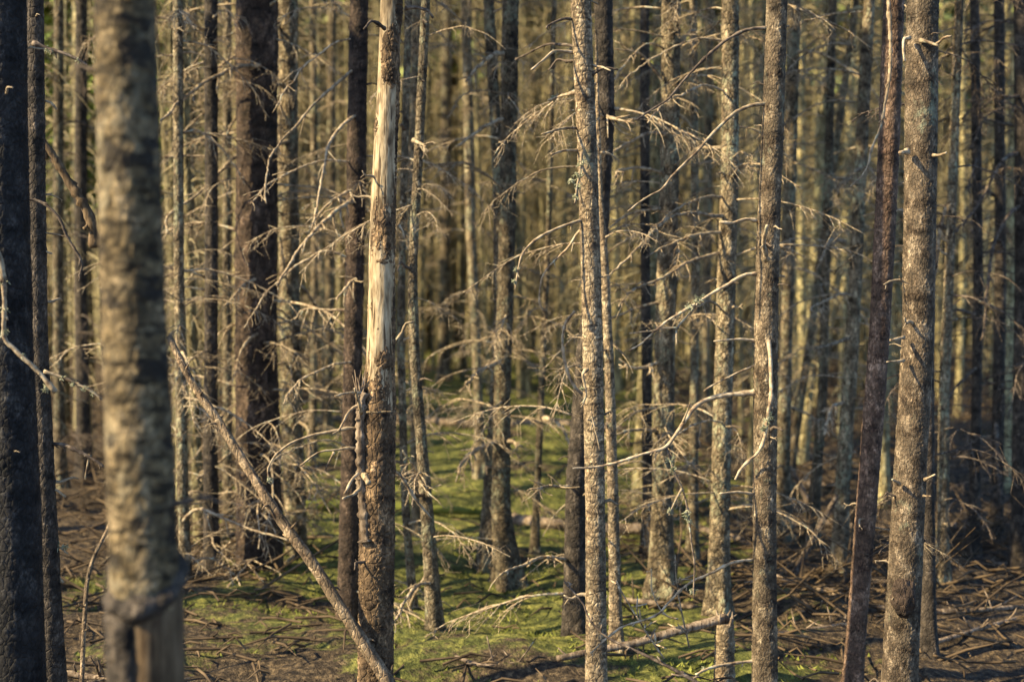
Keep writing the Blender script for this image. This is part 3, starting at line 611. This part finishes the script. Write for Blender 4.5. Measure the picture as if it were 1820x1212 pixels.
# blurred but recognisable branches of the middle distance
MIDBR = [
 ('LICH', [(505, 34), (470, 55), (440, 85), (400, 115), (355, 155), (320, 190), (290, 218)], 5, -.6), ('LICH', [(512, 147), (480, 155), (445, 180), (420, 215), (400, 265)], 5, -.5),
 ('LICH', [(500, 232), (440, 232), (385, 240), (340, 250)], 4, .2), ('LICH', [(525, 248), (485, 258), (440, 265), (400, 295), (370, 325), (330, 355), (296, 382), (293, 415)], 6, -.8),
 ('OLDR', [(636, 118), (600, 148), (550, 190), (520, 230), (495, 262), (478, 300), (475, 365)], 4.5, -.6), ('OLDR', [(640, 200), (615, 218), (590, 250), (575, 300), (565, 360), (555, 400)], 5, -.5),
 ('OLDR', [(640, 335), (610, 345), (575, 370), (552, 400)], 5, -.2), ('OLDR', [(632, 355), (610, 366), (570, 400), (530, 445), (485, 505)], 6.5, -.5),
 ('OLDR', [(640, 492), (620, 505), (597, 535)], 5, -.2), ('OLDR', [(630, 552), (580, 550), (545, 552), (530, 570)], 5, .1),
 ('THICK', [(490, 120), (430, 120), (380, 145), (330, 180), (290, 215)], 6, -.8), ('THICK', [(485, 480), (435, 505), (400, 540)], 5, -.3), ('THICK', [(475, 590), (440, 605), (410, 682)], 4, -.4),
 ('LICH', [(515, 755), (480, 750), (450, 765), (425, 790), (340, 850)], 6, -.6), ('LICH', [(520, 745), (545, 760), (548, 790), (560, 835)], 5, -.3),
 ('LICH', [(515, 930), (440, 950), (390, 975), (330, 1018)], 5, -.6), ('LICH', [(515, 945), (430, 952), (360, 985)], 4, -.6), ('LA3', [(320, 930), (355, 905), (420, 935), (515, 968)], 5, -.3),
 ('LICH', [(530, 980), (500, 1010), (465, 1075)], 5, -.4), ('LICH', [(530, 1040), (500, 1055), (440, 1105), (400, 1130)], 7, -.5), ('THICK', [(510, 1125), (440, 1145), (360, 1190)], 5, -.5),
 ('LICH', [(520, 500), (545, 520), (560, 560), (548, 640)], 5, .2), ('LICH', [(516, 640), (480, 660), (440, 720)], 4, -.3),
 ('MR3', [(1290, 383), (1265, 385), (1225, 382), (1180, 400), (1140, 435), (1085, 490)], 6, -.5), ('MR3', [(1290, 412), (1235, 420), (1190, 438), (1150, 460)], 5, -.3),
 ('MR3', [(1285, 448), (1220, 465), (1170, 490), (1110, 520), (1090, 545)], 5, -.5), ('MR3', [(1290, 262), (1250, 265), (1230, 268)], 6, .1),
 ('MR1', [(1190, 160), (1150, 115), (1120, 97), (1085, 92)], 5, -.1), ('MR1', [(1190, 240), (1150, 240), (1110, 265), (1085, 290)], 5, -.4), ('MR1', [(1185, 310), (1140, 300), (1100, 310), (1085, 325)], 5, -.3),
 ('MR1', [(1180, 370), (1120, 380), (1085, 405)], 5, -.2), ('MR1', [(1180, 640), (1140, 655), (1110, 650)], 6, -.2), ('MR1', [(1178, 765), (1135, 765), (1085, 775)], 6, -.2),
 ('DIAG', [(1060, 195), (1090, 210), (1130, 218)], 6, -.1), ('TWA', [(893, 640), (860, 655), (838, 675)], 8, -.4), ('TWA', [(890, 782), (850, 795), (825, 815), (812, 835)], 8, -.4), ('TWA', [(890, 782), (912, 785), (925, 795)], 8, -.1),
 ('TWA', [(900, 95), (870, 100), (830, 140)], 7, -.3), ('TWA', [(900, 210), (860, 225), (820, 260)], 6, -.3), ('SAP', [(965, 742), (995, 755), (1010, 795)], 7, -.2), ('DIAG', [(1020, 865), (980, 862), (935, 866)], 5, -.5), ('DIAG', [(1012, 995), (970, 990), (930, 1005), (890, 1025)], 6, -.4),
 ('CURV', [(765, 885), (745, 845), (720, 800)], 5, -.3), ('CURV', [(770, 1035), (740, 1040), (715, 1075), (700, 1100)], 6, -.4), ('CURV', [(735, 250), (760, 258)], 6, -.1),
 ('RA2', [(1740, 650), (1700, 690), (1680, 730)], 5, -.3), ('RA2', [(1735, 560), (1700, 550), (1680, 560)], 6, -.2), ('RA3', [(1770, 750), (1775, 800), (1782, 900)], 7, -.4), ('RA4', [(1812, 270), (1780, 290), (1745, 360), (1700, 420)], 6, -.4),
 ('RA4', [(1815, 170), (1780, 170), (1762, 120)], 5, -.3), ('RA4', [(1815, 365), (1790, 385), (1765, 440), (1755, 520), (1740, 600)], 6, -.5), ('RA3', [(1770, 350), (1740, 330), (1715, 330)], 5, -.2),
 ('RB2', [(1515, 600), (1480, 610), (1440, 620)], 6, -.3), ('RB2', [(1530, 330), (1500, 318), (1480, 320)], 6, -.2), ('RB2', [(1500, 430), (1475, 430), (1460, 460)], 8, -.3),
 ('THIN', [(722, 1100), (735, 1060), (770, 1000)], 5, -.2), ('RB2', [(1500, 715), (1480, 725), (1465, 770)], 6, -.3),
]
for key, pts, w0, dy in MIDBR:
    tb(key, pts, w0 * 1.2, w0 * .5, jit=.003, dY=dy, twigs=rng.integers(6, 13), tl=.16, mat='twigdark' if key.startswith('RA') else 'twig')
# more long drooping dead limbs of the same trees
for key, x0, side, ys, wd in (('LICH', 512, -1, (30, 180, 320, 430, 560, 690, 860, 1010), 5), ('OLDR', 632, -1, (60, 270, 440, 640, 800), 5), ('LA1', 376, -1, (120, 300, 520, 760, 900), 4.5), ('LA3', 320, 1, (90, 240, 480, 700, 1000), 4.5),
                              ('MR3', 1290, -1, (60, 180, 340, 560, 760), 5), ('MR1', 1184, -1, (80, 450, 540, 850), 5), ('RB1', 1402, 1, (90, 300, 480, 720), 5), ('RB2', 1520, -1, (60, 200, 520, 800), 5),
                              ('RA1', 1690, 1, (90, 300, 520, 820), 4.5), ('RA2', 1736, 1, (200, 450, 700, 900), 4.5), ('LA5', 104, 1, (200, 420, 700), 4.5)):
    for y0 in ys:
        L = rng.uniform(90, 230); y = y0 + rng.uniform(-25, 25); rise = rng.uniform(-25, 18); drop = L * rng.uniform(.2, .9)
        pts = [(x0, y), (x0 + side * L * .28, y + rise), (x0 + side * L * .6, y + rise + drop * .28), (x0 + side * L * .85, y + rise + drop * .62), (x0 + side * L, y + rise + drop)]
        tb(key, pts, wd * rng.uniform(.6, 1.0), wd * .35, jit=.004, dY=rng.uniform(-.7, .3), twigs=rng.integers(8, 16), tl=.16, mat='twigdark' if key[:2] == 'RA' or key == 'LA5' else 'twig')
#LOOSE
# ---------------------------------------------------------------- loose dead wood
def stem(name, pts, r0, r1, mat, label, cat, seg=16, twigs=8, tl=.05, group=None, seed=0, tone=True, rough=.12, amp=.002):
    """pts are world points; a separate fallen or leaning thing"""
    base = Vector(tuple(pts[0])); mb = MB(); C = spline(pts, .02); n = len(C)
    rad = np.linspace(r0, r1, n) * (1 + .06 * fbm(C * 9, 2, seed + 2)); mb.tube(C, rad, seg, True, rough)
    for k in range(twigs):
        i = int(n * rng.uniform(.05, .95)); q = rng.normal(0, 1, 3); q[2] = abs(q[2]) * .8; q /= np.linalg.norm(q); L = tl * rng.uniform(.3, 1)
        mb.tube([C[i], C[i] + q * (rad[i] + L * .5), C[i] + q * (rad[i] + L) + rng.normal(0, .006, 3)], [rad[i] * .4, .0035, .002], 5)
    o = mb.build(name, M[mat], None, tone=tone, loc=base); tag(o, label, cat, group); return o
stem('leaning_pole', [PX(x, y, Y) for x, y, Y in ((720, 1262, 4.5), (690, 1212, 4.5), (630, 1118, 4.52), (560, 1008, 4.56), (500, 925, 4.6), (440, 832, 4.65), (390, 752, 4.7), (340, 678, 4.74), (300, 598, 4.78))], .0225, .011, 'pole', 'bare dead pole leaning diagonally from upper left down to the pale snag', 'dead pole', 20, 20, .035)
def GP(x, y, lift=.0):
    """ground point seen at a photo pixel"""
    Y = 8.
    for k in range(25):
        p = PX(x, y, Y); g = gz(p.x, p.y) + lift; u = (p.z - CH) / Y; Y += .7 * ((g - CH) / u - Y)
    return PX(x, y, Y)
def log(pts, wpx, mat, label, name='fallen_log', cat='log', group=None, lift=None, twigs=8, tl=.12, r1=.75):
    Pn = [GP(x, y) for x, y in pts]; r = wpx / 2 / F * Pn[0].y
    Pn = [p + Vector((0, 0, r * .7)) for p in Pn]
    return stem(name, Pn, r, r * r1, mat, label, cat, 14, twigs, tl, group)
log([(545, 752), (640, 750), (740, 752), (850, 760)], 17, 'logwood', 'pale fallen log lying across the back of the mossy clearing', twigs=10)
log([(905, 760), (980, 756), (1110, 768)], 15, 'logwood', 'fallen log behind the close pair, right of the pale clearing log')
log([(895, 930), (960, 938), (1040, 946), (1180, 950)], 24, 'logwood', 'orange-brown log in the moss behind the slim pale central trunk', twigs=5)
log([(540, 905), (640, 903), (760, 910), (860, 915)], 18, 'moss', 'moss-covered log crossing the clearing left of the close pair', twigs=2)
log([(1290, 1015), (1360, 1030), (1420, 1045), (1490, 1062)], 17, 'logwood', 'pinkish fallen stem on the ground right of the long-branched trunk')
log([(1380, 1132), (1440, 1122), (1510, 1112)], 10, 'logwood', 'thin fallen stick left of the foot of the reddish leaning trunk', 'fallen_stick', 'stick')
log([(1560, 1085), (1700, 1090), (1830, 1080)], 11, 'logwood', 'long thin stick lying behind the foot of the stout grey-brown trunk', 'fallen_stick', 'stick')
log([(1380, 942), (1450, 935), (1590, 945), (1700, 938)], 14, 'logwood', 'blurred log lying behind the reddish leaning trunk')
log([(1660, 1145), (1740, 1120), (1830, 1095)], 9, 'logwood', 'stick slanting on the ground toward the bottom right corner', 'fallen_stick', 'stick')
log([(1110, 1070), (1190, 1078), (1260, 1085)], 11, 'twigdark', 'dark stick on the ground left of the broken stump', 'fallen_stick', 'stick')
log([(1240, 945), (1300, 958), (1340, 975)], 14, 'logwood', 'short pale log on the ground behind the long-branched trunk')
log([(1395, 860), (1440, 868), (1500, 862)], 14, 'logwood', 'pale short log far back on the ground left of the reddish leaning trunk')
log([(1700, 1000), (1760, 1008), (1840, 1002)], 11, 'logwood', 'dim log on the shaded ground near the right edge')
log([(1395, 1080), (1440, 1092), (1490, 1088)], 8, 'logwood', 'short crooked stick below the pinkish fallen stem', 'fallen_stick', 'stick')
log([(120, 1200), (200, 1212), (330, 1225)], 12, 'logwood', 'dim stick on the shaded ground at the bottom left', 'fallen_stick', 'stick')
log([(810, 1170), (860, 1185), (930, 1180)], 8, 'twigdark', 'dark stick lying at the bottom of the mossy clearing', 'fallen_stick', 'stick')
# broken stump with its fallen top still leaning on it
def stump():
    Y = 5.2; b = PX(1286, 1230, Y); g = gz(b.x, b.y); root = empty('broken_stump', (b.x, Y, g)); tag(root, 'broken stump with a split top left of the long-branched trunk foot', 'stump')
    zt = PX(1288, 1108, Y).z; P = np.array([(g - .1, b.x, Y, .036), ((g + zt) / 2, b.x + .003, Y, .033), (zt, b.x + .002, Y, .034)])
    T = Trunk(P); mb = trunk_mesh(T, .008, 33, .014, .004, zr=(g - .1, zt), flare=.15); mb.build('trunk', M['pale'], root, tone=True, loc=root.location)
    mb = MB()
    for k in range(18):
        a_ = rng.uniform(0, 6.28); p = np.array((b.x + .026 * math.cos(a_), Y + .026 * math.sin(a_), zt - .02)); L = rng.uniform(.02, .07)
        mb.tube([p, p + np.array((rng.normal(0, .006), 0, L * .6)), p + np.array((rng.normal(0, .014), 0, L))], [.008, .006, .001], 5)
    mb.build('splinters', M['logwood'], root, tone=True, loc=root.location)
    return zt
zt = stump()
stem('fallen_branch', [PX(x, y, Y) for x, y, Y in ((1290, 1098, 5.22), (1262, 1106, 5.2), (1200, 1122, 5.15), (1130, 1142, 5.1), (1060, 1156, 5.05), (990, 1170, 5.0))], .0175, .011, 'logwood', 'snapped stem resting on the broken stump and sloping down to the left', 'fallen branch', 16, 8, .04)
stem('leaning_pole', [PX(x, y, Y) for x, y, Y in ((143, 1290, 5.0), (150, 1105, 5.05), (160, 1010, 5.1), (196, 930, 5.2), (222, 860, 5.3))], .010, .006, 'pole', 'short stick leaning behind the left side of the blurred foreground trunk', 'dead pole', 8, 3, .06)
stem('dead_branch', [PX(x, y, Y) for x, y, Y in ((1262, 1228, 4.3), (1238, 1212, 4.3), (1180, 1180, 4.3), (1110, 1147, 4.32), (1080, 1133, 4.33), (1048, 1102, 4.34), (1038, 1075, 4.35), (1022, 1055, 4.35), (1004, 1034, 4.36))], .0068, .0022, 'twigdark', 'thin dark dead twig rising to the left across the foot of the central trunk', 'dead branch', 7, 12, .035)
stem('dead_branch', [PX(x, y, Y) for x, y, Y in ((1180, 1170, 4.9), (1140, 1110, 4.9), (1110, 1060, 4.92), (1095, 1030, 4.95))], .004, .002, 'twig', 'fine pale twig standing up above the snapped stem', 'dead branch', 6, 14, .09)
stem('dead_branch', [PX(x, y, Y) for x, y, Y in ((1225, 1150, 5.0), (1210, 1080, 5.0), (1202, 1030, 5.0), (1200, 985, 5.0))], .004, .002, 'twig', 'fine upright twig left of the hanging lichened branch tip', 'dead branch', 6, 12, .08)
stem('leaning_pole', [PX(x, y, Y) for x, y, Y in ((1412, 1020, 7.1), (1430, 985, 7.15), (1460, 930, 7.2), (1488, 880, 7.25))], .018, .012, 'twigdark', 'short dark pole leaning right in the gap before the reddish leaning trunk', 'dead pole', 10, 4, .06)
stem('leaning_pole', [PX(x, y, Y) for x, y, Y in ((1438, 895, 9.3), (1415, 850, 9.3), (1384, 800, 9.3))], .02, .014, 'logwood', 'pale short pole leaning left beside the long-branched trunk', 'dead pole', 10, 2, .06)
stem('leaning_pole', [PX(x, y, Y) for x, y, Y in ((1640, 560, 7.3), (1662, 480, 7.3), (1672, 400, 7.3), (1700, 320, 7.35))], .013, .008, 'pole', 'pale crooked pole right of the stout grey-brown trunk', 'dead pole', 8, 6, .1)

# ---------------------------------------------------------------- the crowd of trees behind
FARP = []
def far_proto(i):
    """trunk, dead twigs and live crown of a slim spruce about 11 m tall, at the origin"""
    H = rng.uniform(9.5, 12.5); zs = np.linspace(-.15, H, 40); ax, ay = rng.normal(0, .10, 2); ph = rng.uniform(0, 6)
    cx = ax * (zs / H) ** 2 * 3 + .035 * np.sin(zs * .9 + ph); cy = ay * (zs / H) ** 2 * 3 + .03 * np.cos(zs * .8 + ph)
    rr = .055 * (1 - .85 * np.clip(zs, 0, None) / H) * (1 + .45 * np.exp(-np.clip(zs, 0, None) / .2))
    mb = MB(); a = np.arange(12) * 2 * np.pi / 12; zf = np.linspace(-.15, H, 150); cxf = np.interp(zf, zs, cx); cyf = np.interp(zf, zs, cy); rf = np.interp(zf, zs, rr)
    V = np.concatenate([np.stack([cxf[k] + rf[k] * (1 + .08 * rng.normal(0, 1, 12)) * np.cos(a), cyf[k] + rf[k] * np.sin(a), np.full(12, zf[k])], 1) for k in range(150)])
    mb.add(V, [(k * 12 + j, k * 12 + (j + 1) % 12, k * 12 + 12 + (j + 1) % 12, k * 12 + 12 + j) for k in range(149) for j in range(12)])
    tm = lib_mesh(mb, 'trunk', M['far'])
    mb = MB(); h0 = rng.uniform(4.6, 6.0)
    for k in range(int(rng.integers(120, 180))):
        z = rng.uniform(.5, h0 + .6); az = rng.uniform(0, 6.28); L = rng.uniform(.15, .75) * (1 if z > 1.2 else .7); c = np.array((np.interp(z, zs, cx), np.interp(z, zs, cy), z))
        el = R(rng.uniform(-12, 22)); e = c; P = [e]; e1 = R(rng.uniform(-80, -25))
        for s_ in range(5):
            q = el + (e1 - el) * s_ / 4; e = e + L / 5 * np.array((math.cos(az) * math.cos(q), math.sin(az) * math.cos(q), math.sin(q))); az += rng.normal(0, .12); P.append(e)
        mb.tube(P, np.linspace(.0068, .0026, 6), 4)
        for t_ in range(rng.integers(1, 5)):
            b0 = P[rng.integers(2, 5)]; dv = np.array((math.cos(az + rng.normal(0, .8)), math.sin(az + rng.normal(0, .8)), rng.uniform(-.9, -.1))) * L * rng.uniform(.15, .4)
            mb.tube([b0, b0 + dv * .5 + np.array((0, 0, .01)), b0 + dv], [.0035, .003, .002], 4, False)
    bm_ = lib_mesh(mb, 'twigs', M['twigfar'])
    cm = crown_mb(h0 + .4, H + .3, .8, 44, 50, i, .026); cm = lib_mesh(cm, 'crown', M['needle'])
    return tm, bm_, cm
for i in range(9): FARP.append(far_proto(i))
placed = [(t[1].c(0)[0], t[2]) for t in TREES.values()]
def far_tree(x, y, label, group, crown=True, s=None):
    tm, tw, cm = FARP[rng.integers(0, len(FARP))]; root = empty('spruce_tree', (x, y, gz(x, y))); tag(root, label, 'tree', group)
    s = s or rng.uniform(.75, 1.25); root.rotation_euler = (R(rng.normal(0, 1.3)), R(rng.normal(0, 1.6)), rng.uniform(0, 6.28)); root.scale = (s * rng.uniform(.38, .95),) * 2 + (s if s > .95 else .95,)
    o = bpy.data.objects.new('trunk', tm); COL.objects.link(o); o.parent = root
    o = bpy.data.objects.new('twig_tangle', tw); COL.objects.link(o); o.parent = root; o['kind'] = 'stuff'
    if crown: o = bpy.data.objects.new('crown', cm); COL.objects.link(o); o.parent = root
GAPS = [(170, 'left of the blurred foreground trunk'), (415, 'between the blurred foreground trunk and the thick reddish one'), (655, 'between the thick reddish trunk and the pale snag'), (850, 'between the pale snag and the close pair'),
        (1035, 'between the close pair and the pale central trunk'), (1180, 'just right of the pale central trunk'), (1350, 'just left of the long-branched trunk'), (1540, 'between the long-branched and the reddish leaning trunk'), (1665, 'behind the reddish leaning and stout grey-brown trunks'), (9999, 'right of the stout grey-brown trunk')]
cnt = 0; tries = 0; far = []
while cnt < 268 and tries < 60000:
    tries += 1; Y = 8 + 19 * rng.random() ** .8; x = rng.uniform(-.38, .38) * Y
    if cnt < 44: Y = rng.uniform(16.5, 25); x = rng.uniform(-.14, .09) * Y
    px = 910 + F * x / Y
    if 545 < px < 1130 and Y < (16.5 if px < 1010 else 11.5): continue
    if 1010 < px < 1480 and Y < 9: continue
    if min((x - a) ** 2 + (Y - b) ** 2 for a, b in placed) < (.30 if Y > 12 else .48) ** 2: continue
    placed.append((x, Y)); far.append((Y, x, [k for k, (e, _) in enumerate(GAPS) if px < e][0])); cnt += 1
far.sort(); seen = {}
for Y, x, g in far:
    k = seen[g] = seen.get(g, 0) + 1; where = GAPS[g][1]
    lab = ('%sblurred spruce ' % {1: 'nearest ', 2: 'second nearest ', 3: 'third nearest '}[k] if k < 4 else 'thin far spruce ') + where
    far_tree(x, Y, lab, 'blurred spruces ' + where, crown=rng.random() < .14)

# ---------------------------------------------------------------- far wood, one mass
def far_wood():
    root = empty('far_wood', (0, 34, gz(0, 34))); tag(root, 'distant mass of spruces closing the view between all the trunks', 'wood', None, 'stuff')
    mt = MB(); ml = MB(); mw = MB(); n = 3500
    for k in range(n):
        Y = 23.5 + 42 * rng.random() ** 1.4; x = rng.uniform(-.47, .47) * Y; g = gz(x, Y); H = rng.uniform(8, 13); r = rng.uniform(.03, .06); l = rng.normal(0, .03, 2)
        mt.tube([(x, Y, g - .2), (x + l[0] * 4, Y + l[1] * 4, g + H * .4), (x + l[0] * 9, Y, g + H)], [r, r * .75, r * .1], 5, False)
        h0 = rng.uniform(2.2, 5.5) + max(0, 40 - Y) * .12
        for b in range(7):
            t = rng.random(); z = g + h0 + (H - h0) * t; az = rng.uniform(0, 6.28)
            leaf_quads(ml, (x, Y, z), (math.cos(az), math.sin(az), -.15), 1.3 * (1 - t) + .4, 22, .13)
        for b in range(9):
            z = g + rng.uniform(.6, h0 + 1); az = rng.uniform(0, 6.28); L = rng.uniform(.3, 1.); q = np.array((x, Y, z))
            mw.tube([q, q + np.array((math.cos(az), math.sin(az), .1)) * L * .5, q + np.array((math.cos(az), math.sin(az), -.3)) * L], [.008, .007, .004], 3, False)
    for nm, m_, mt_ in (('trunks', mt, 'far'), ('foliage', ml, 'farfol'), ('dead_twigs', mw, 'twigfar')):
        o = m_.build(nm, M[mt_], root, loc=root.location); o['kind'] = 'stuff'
far_wood()
# young bright spruces far left
for px, Y, s in ((112, 14, 1.), (158, 17, 1.2), (78, 16, 1.1), (300, 19, .9)):
    x = (px - 910) / F * Y; root = empty('young_spruce', (x, Y, gz(x, Y)))
    tag(root, 'fresh green young spruce glowing in the gap ' + ('left' if px < 200 else 'just right') + ' of the blurred foreground trunk', 'tree', 'bright green young spruces')
    mb = crown_mb(2.3, 6.5 * s, .8, 80, 90, 3, .03); mb.build('foliage', M['needlebright'], root)
    mb = MB(); mb.tube([(0, 0, -.1), (0, 0, 3), (0, 0, 6.3 * s)], [.06, .04, .008], 8); mb.build('trunk', M['far'], root)

# ---------------------------------------------------------------- unseen trees added outside the frame to shade the right side
def shade_tree(x, y, h0, h1, rad, nb=60, per=90, label=''):
    root = empty('spruce_tree', (x, y, gz(x, y))); tag(root, 'unseen spruce added outside the frame to shade the right-hand trunks', 'tree', 'unseen spruces added for shade')
    mb = MB(); mb.tube([(0, 0, -.1), (0, 0, h1 * .5), (0, 0, h1)], [.09, .06, .01], 12); mb.build('trunk', M['far'], root)
    crown_mb(h0, h1, rad, nb, per, 1, .035).build('crown', M['needle'], root)
for q, p, z0_, z1_, rad in ((-6.5, -.5, 4.0, 8.5, 1.0), (-8.3, -1., 5.6, 10., 1.2), (-10.2, -1., 6.3, 11., 1.3)):
    # q across, p along the sun's bearing
    sx, sy = -S.x / math.hypot(S.x, S.y), -S.y / math.hypot(S.x, S.y)
    shade_tree(sx * p + sy * q, sy * p - sx * q, z0_, z1_, rad, 110, 160)

# ---------------------------------------------------------------- floor cover
def cover():
    mb = MB(); n = 60000; Y = 4.6 + 16 * rng.random(n) ** 1.2; x = rng.uniform(-.4, .4, n) * Y; mm = moss_mask(x, Y); k = mm > rng.random(n) * .8; x = x[k]; Y = Y[k]; z = GZ(x, Y) - .012
    V = []; f = []
    for i in range(len(x)):
        h = rng.uniform(.0, .022) * min(1, (Y[i] - 4.2) / 2.5); a = rng.uniform(0, 6.28); w_ = rng.uniform(.003, .009); c, s_ = math.cos(a) * w_, math.sin(a) * w_; lx, ly = rng.normal(0, .012, 2); j = len(V)
        V += [(x[i] - c, Y[i] - s_, z[i]), (x[i] + c, Y[i] + s_, z[i]), (x[i] + lx, Y[i] + ly, z[i] + h * .7 + .012)]; f.append((j, j + 1, j + 2))
    mb.add(np.array(V), f); o = mb.build('moss_tufts', M['moss'], None, smooth=False, loc=(0, 8, 0)); tag(o, 'green moss covering the floor of the clearing', 'moss', None, 'stuff')
    mb = MB()
    for i in range(3200):
        Y_ = 4.8 + 20 * rng.random() ** 1.3; x_ = rng.uniform(-.42, .42) * Y_; px = 910 + F * x_ / Y_
        if 560 < px < 1010 and rng.random() < .6: continue
        a = rng.uniform(0, 6.28); L = .04 + .30 * rng.random() ** 1.8; c = np.array((x_, Y_, gz(x_, Y_) + rng.uniform(.005, .05))); d = np.array((math.cos(a), math.sin(a), rng.normal(0, .12))) * L / 2
        mb.tube([c - d, c + np.array((0, 0, rng.normal(.01, .015))), c + d], [.004 + L * .008, .004 + L * .006, .002], 4, False)
    for i in range(1500):
        Y_ = 6 + 11 * rng.random(); x_ = rng.uniform(-.42, .42) * Y_; px = 910 + F * x_ / Y_
        if 540 < px < 1120: continue
        a = rng.uniform(0, 6.28); L = rng.uniform(.2, .8); d = np.array((math.cos(a), math.sin(a), rng.uniform(-.1, .75))) * L; c = np.array((x_, Y_, gz(x_, Y_) + .01))
        mb.tube([c, c + d * .5 + rng.normal(0, .03, 3), c + d], [.007, .005, .002], 4, False)
        q = c + d * .6; mb.tube([q, q + rng.normal(0, .09, 3)], [.003, .0015], 3, False)
    o = mb.build('fallen_twigs', M['litter'], None, loc=(0, 8, 0)); tag(o, 'litter of dead twigs scattered over the forest floor', 'twigs', None, 'stuff')
cover()
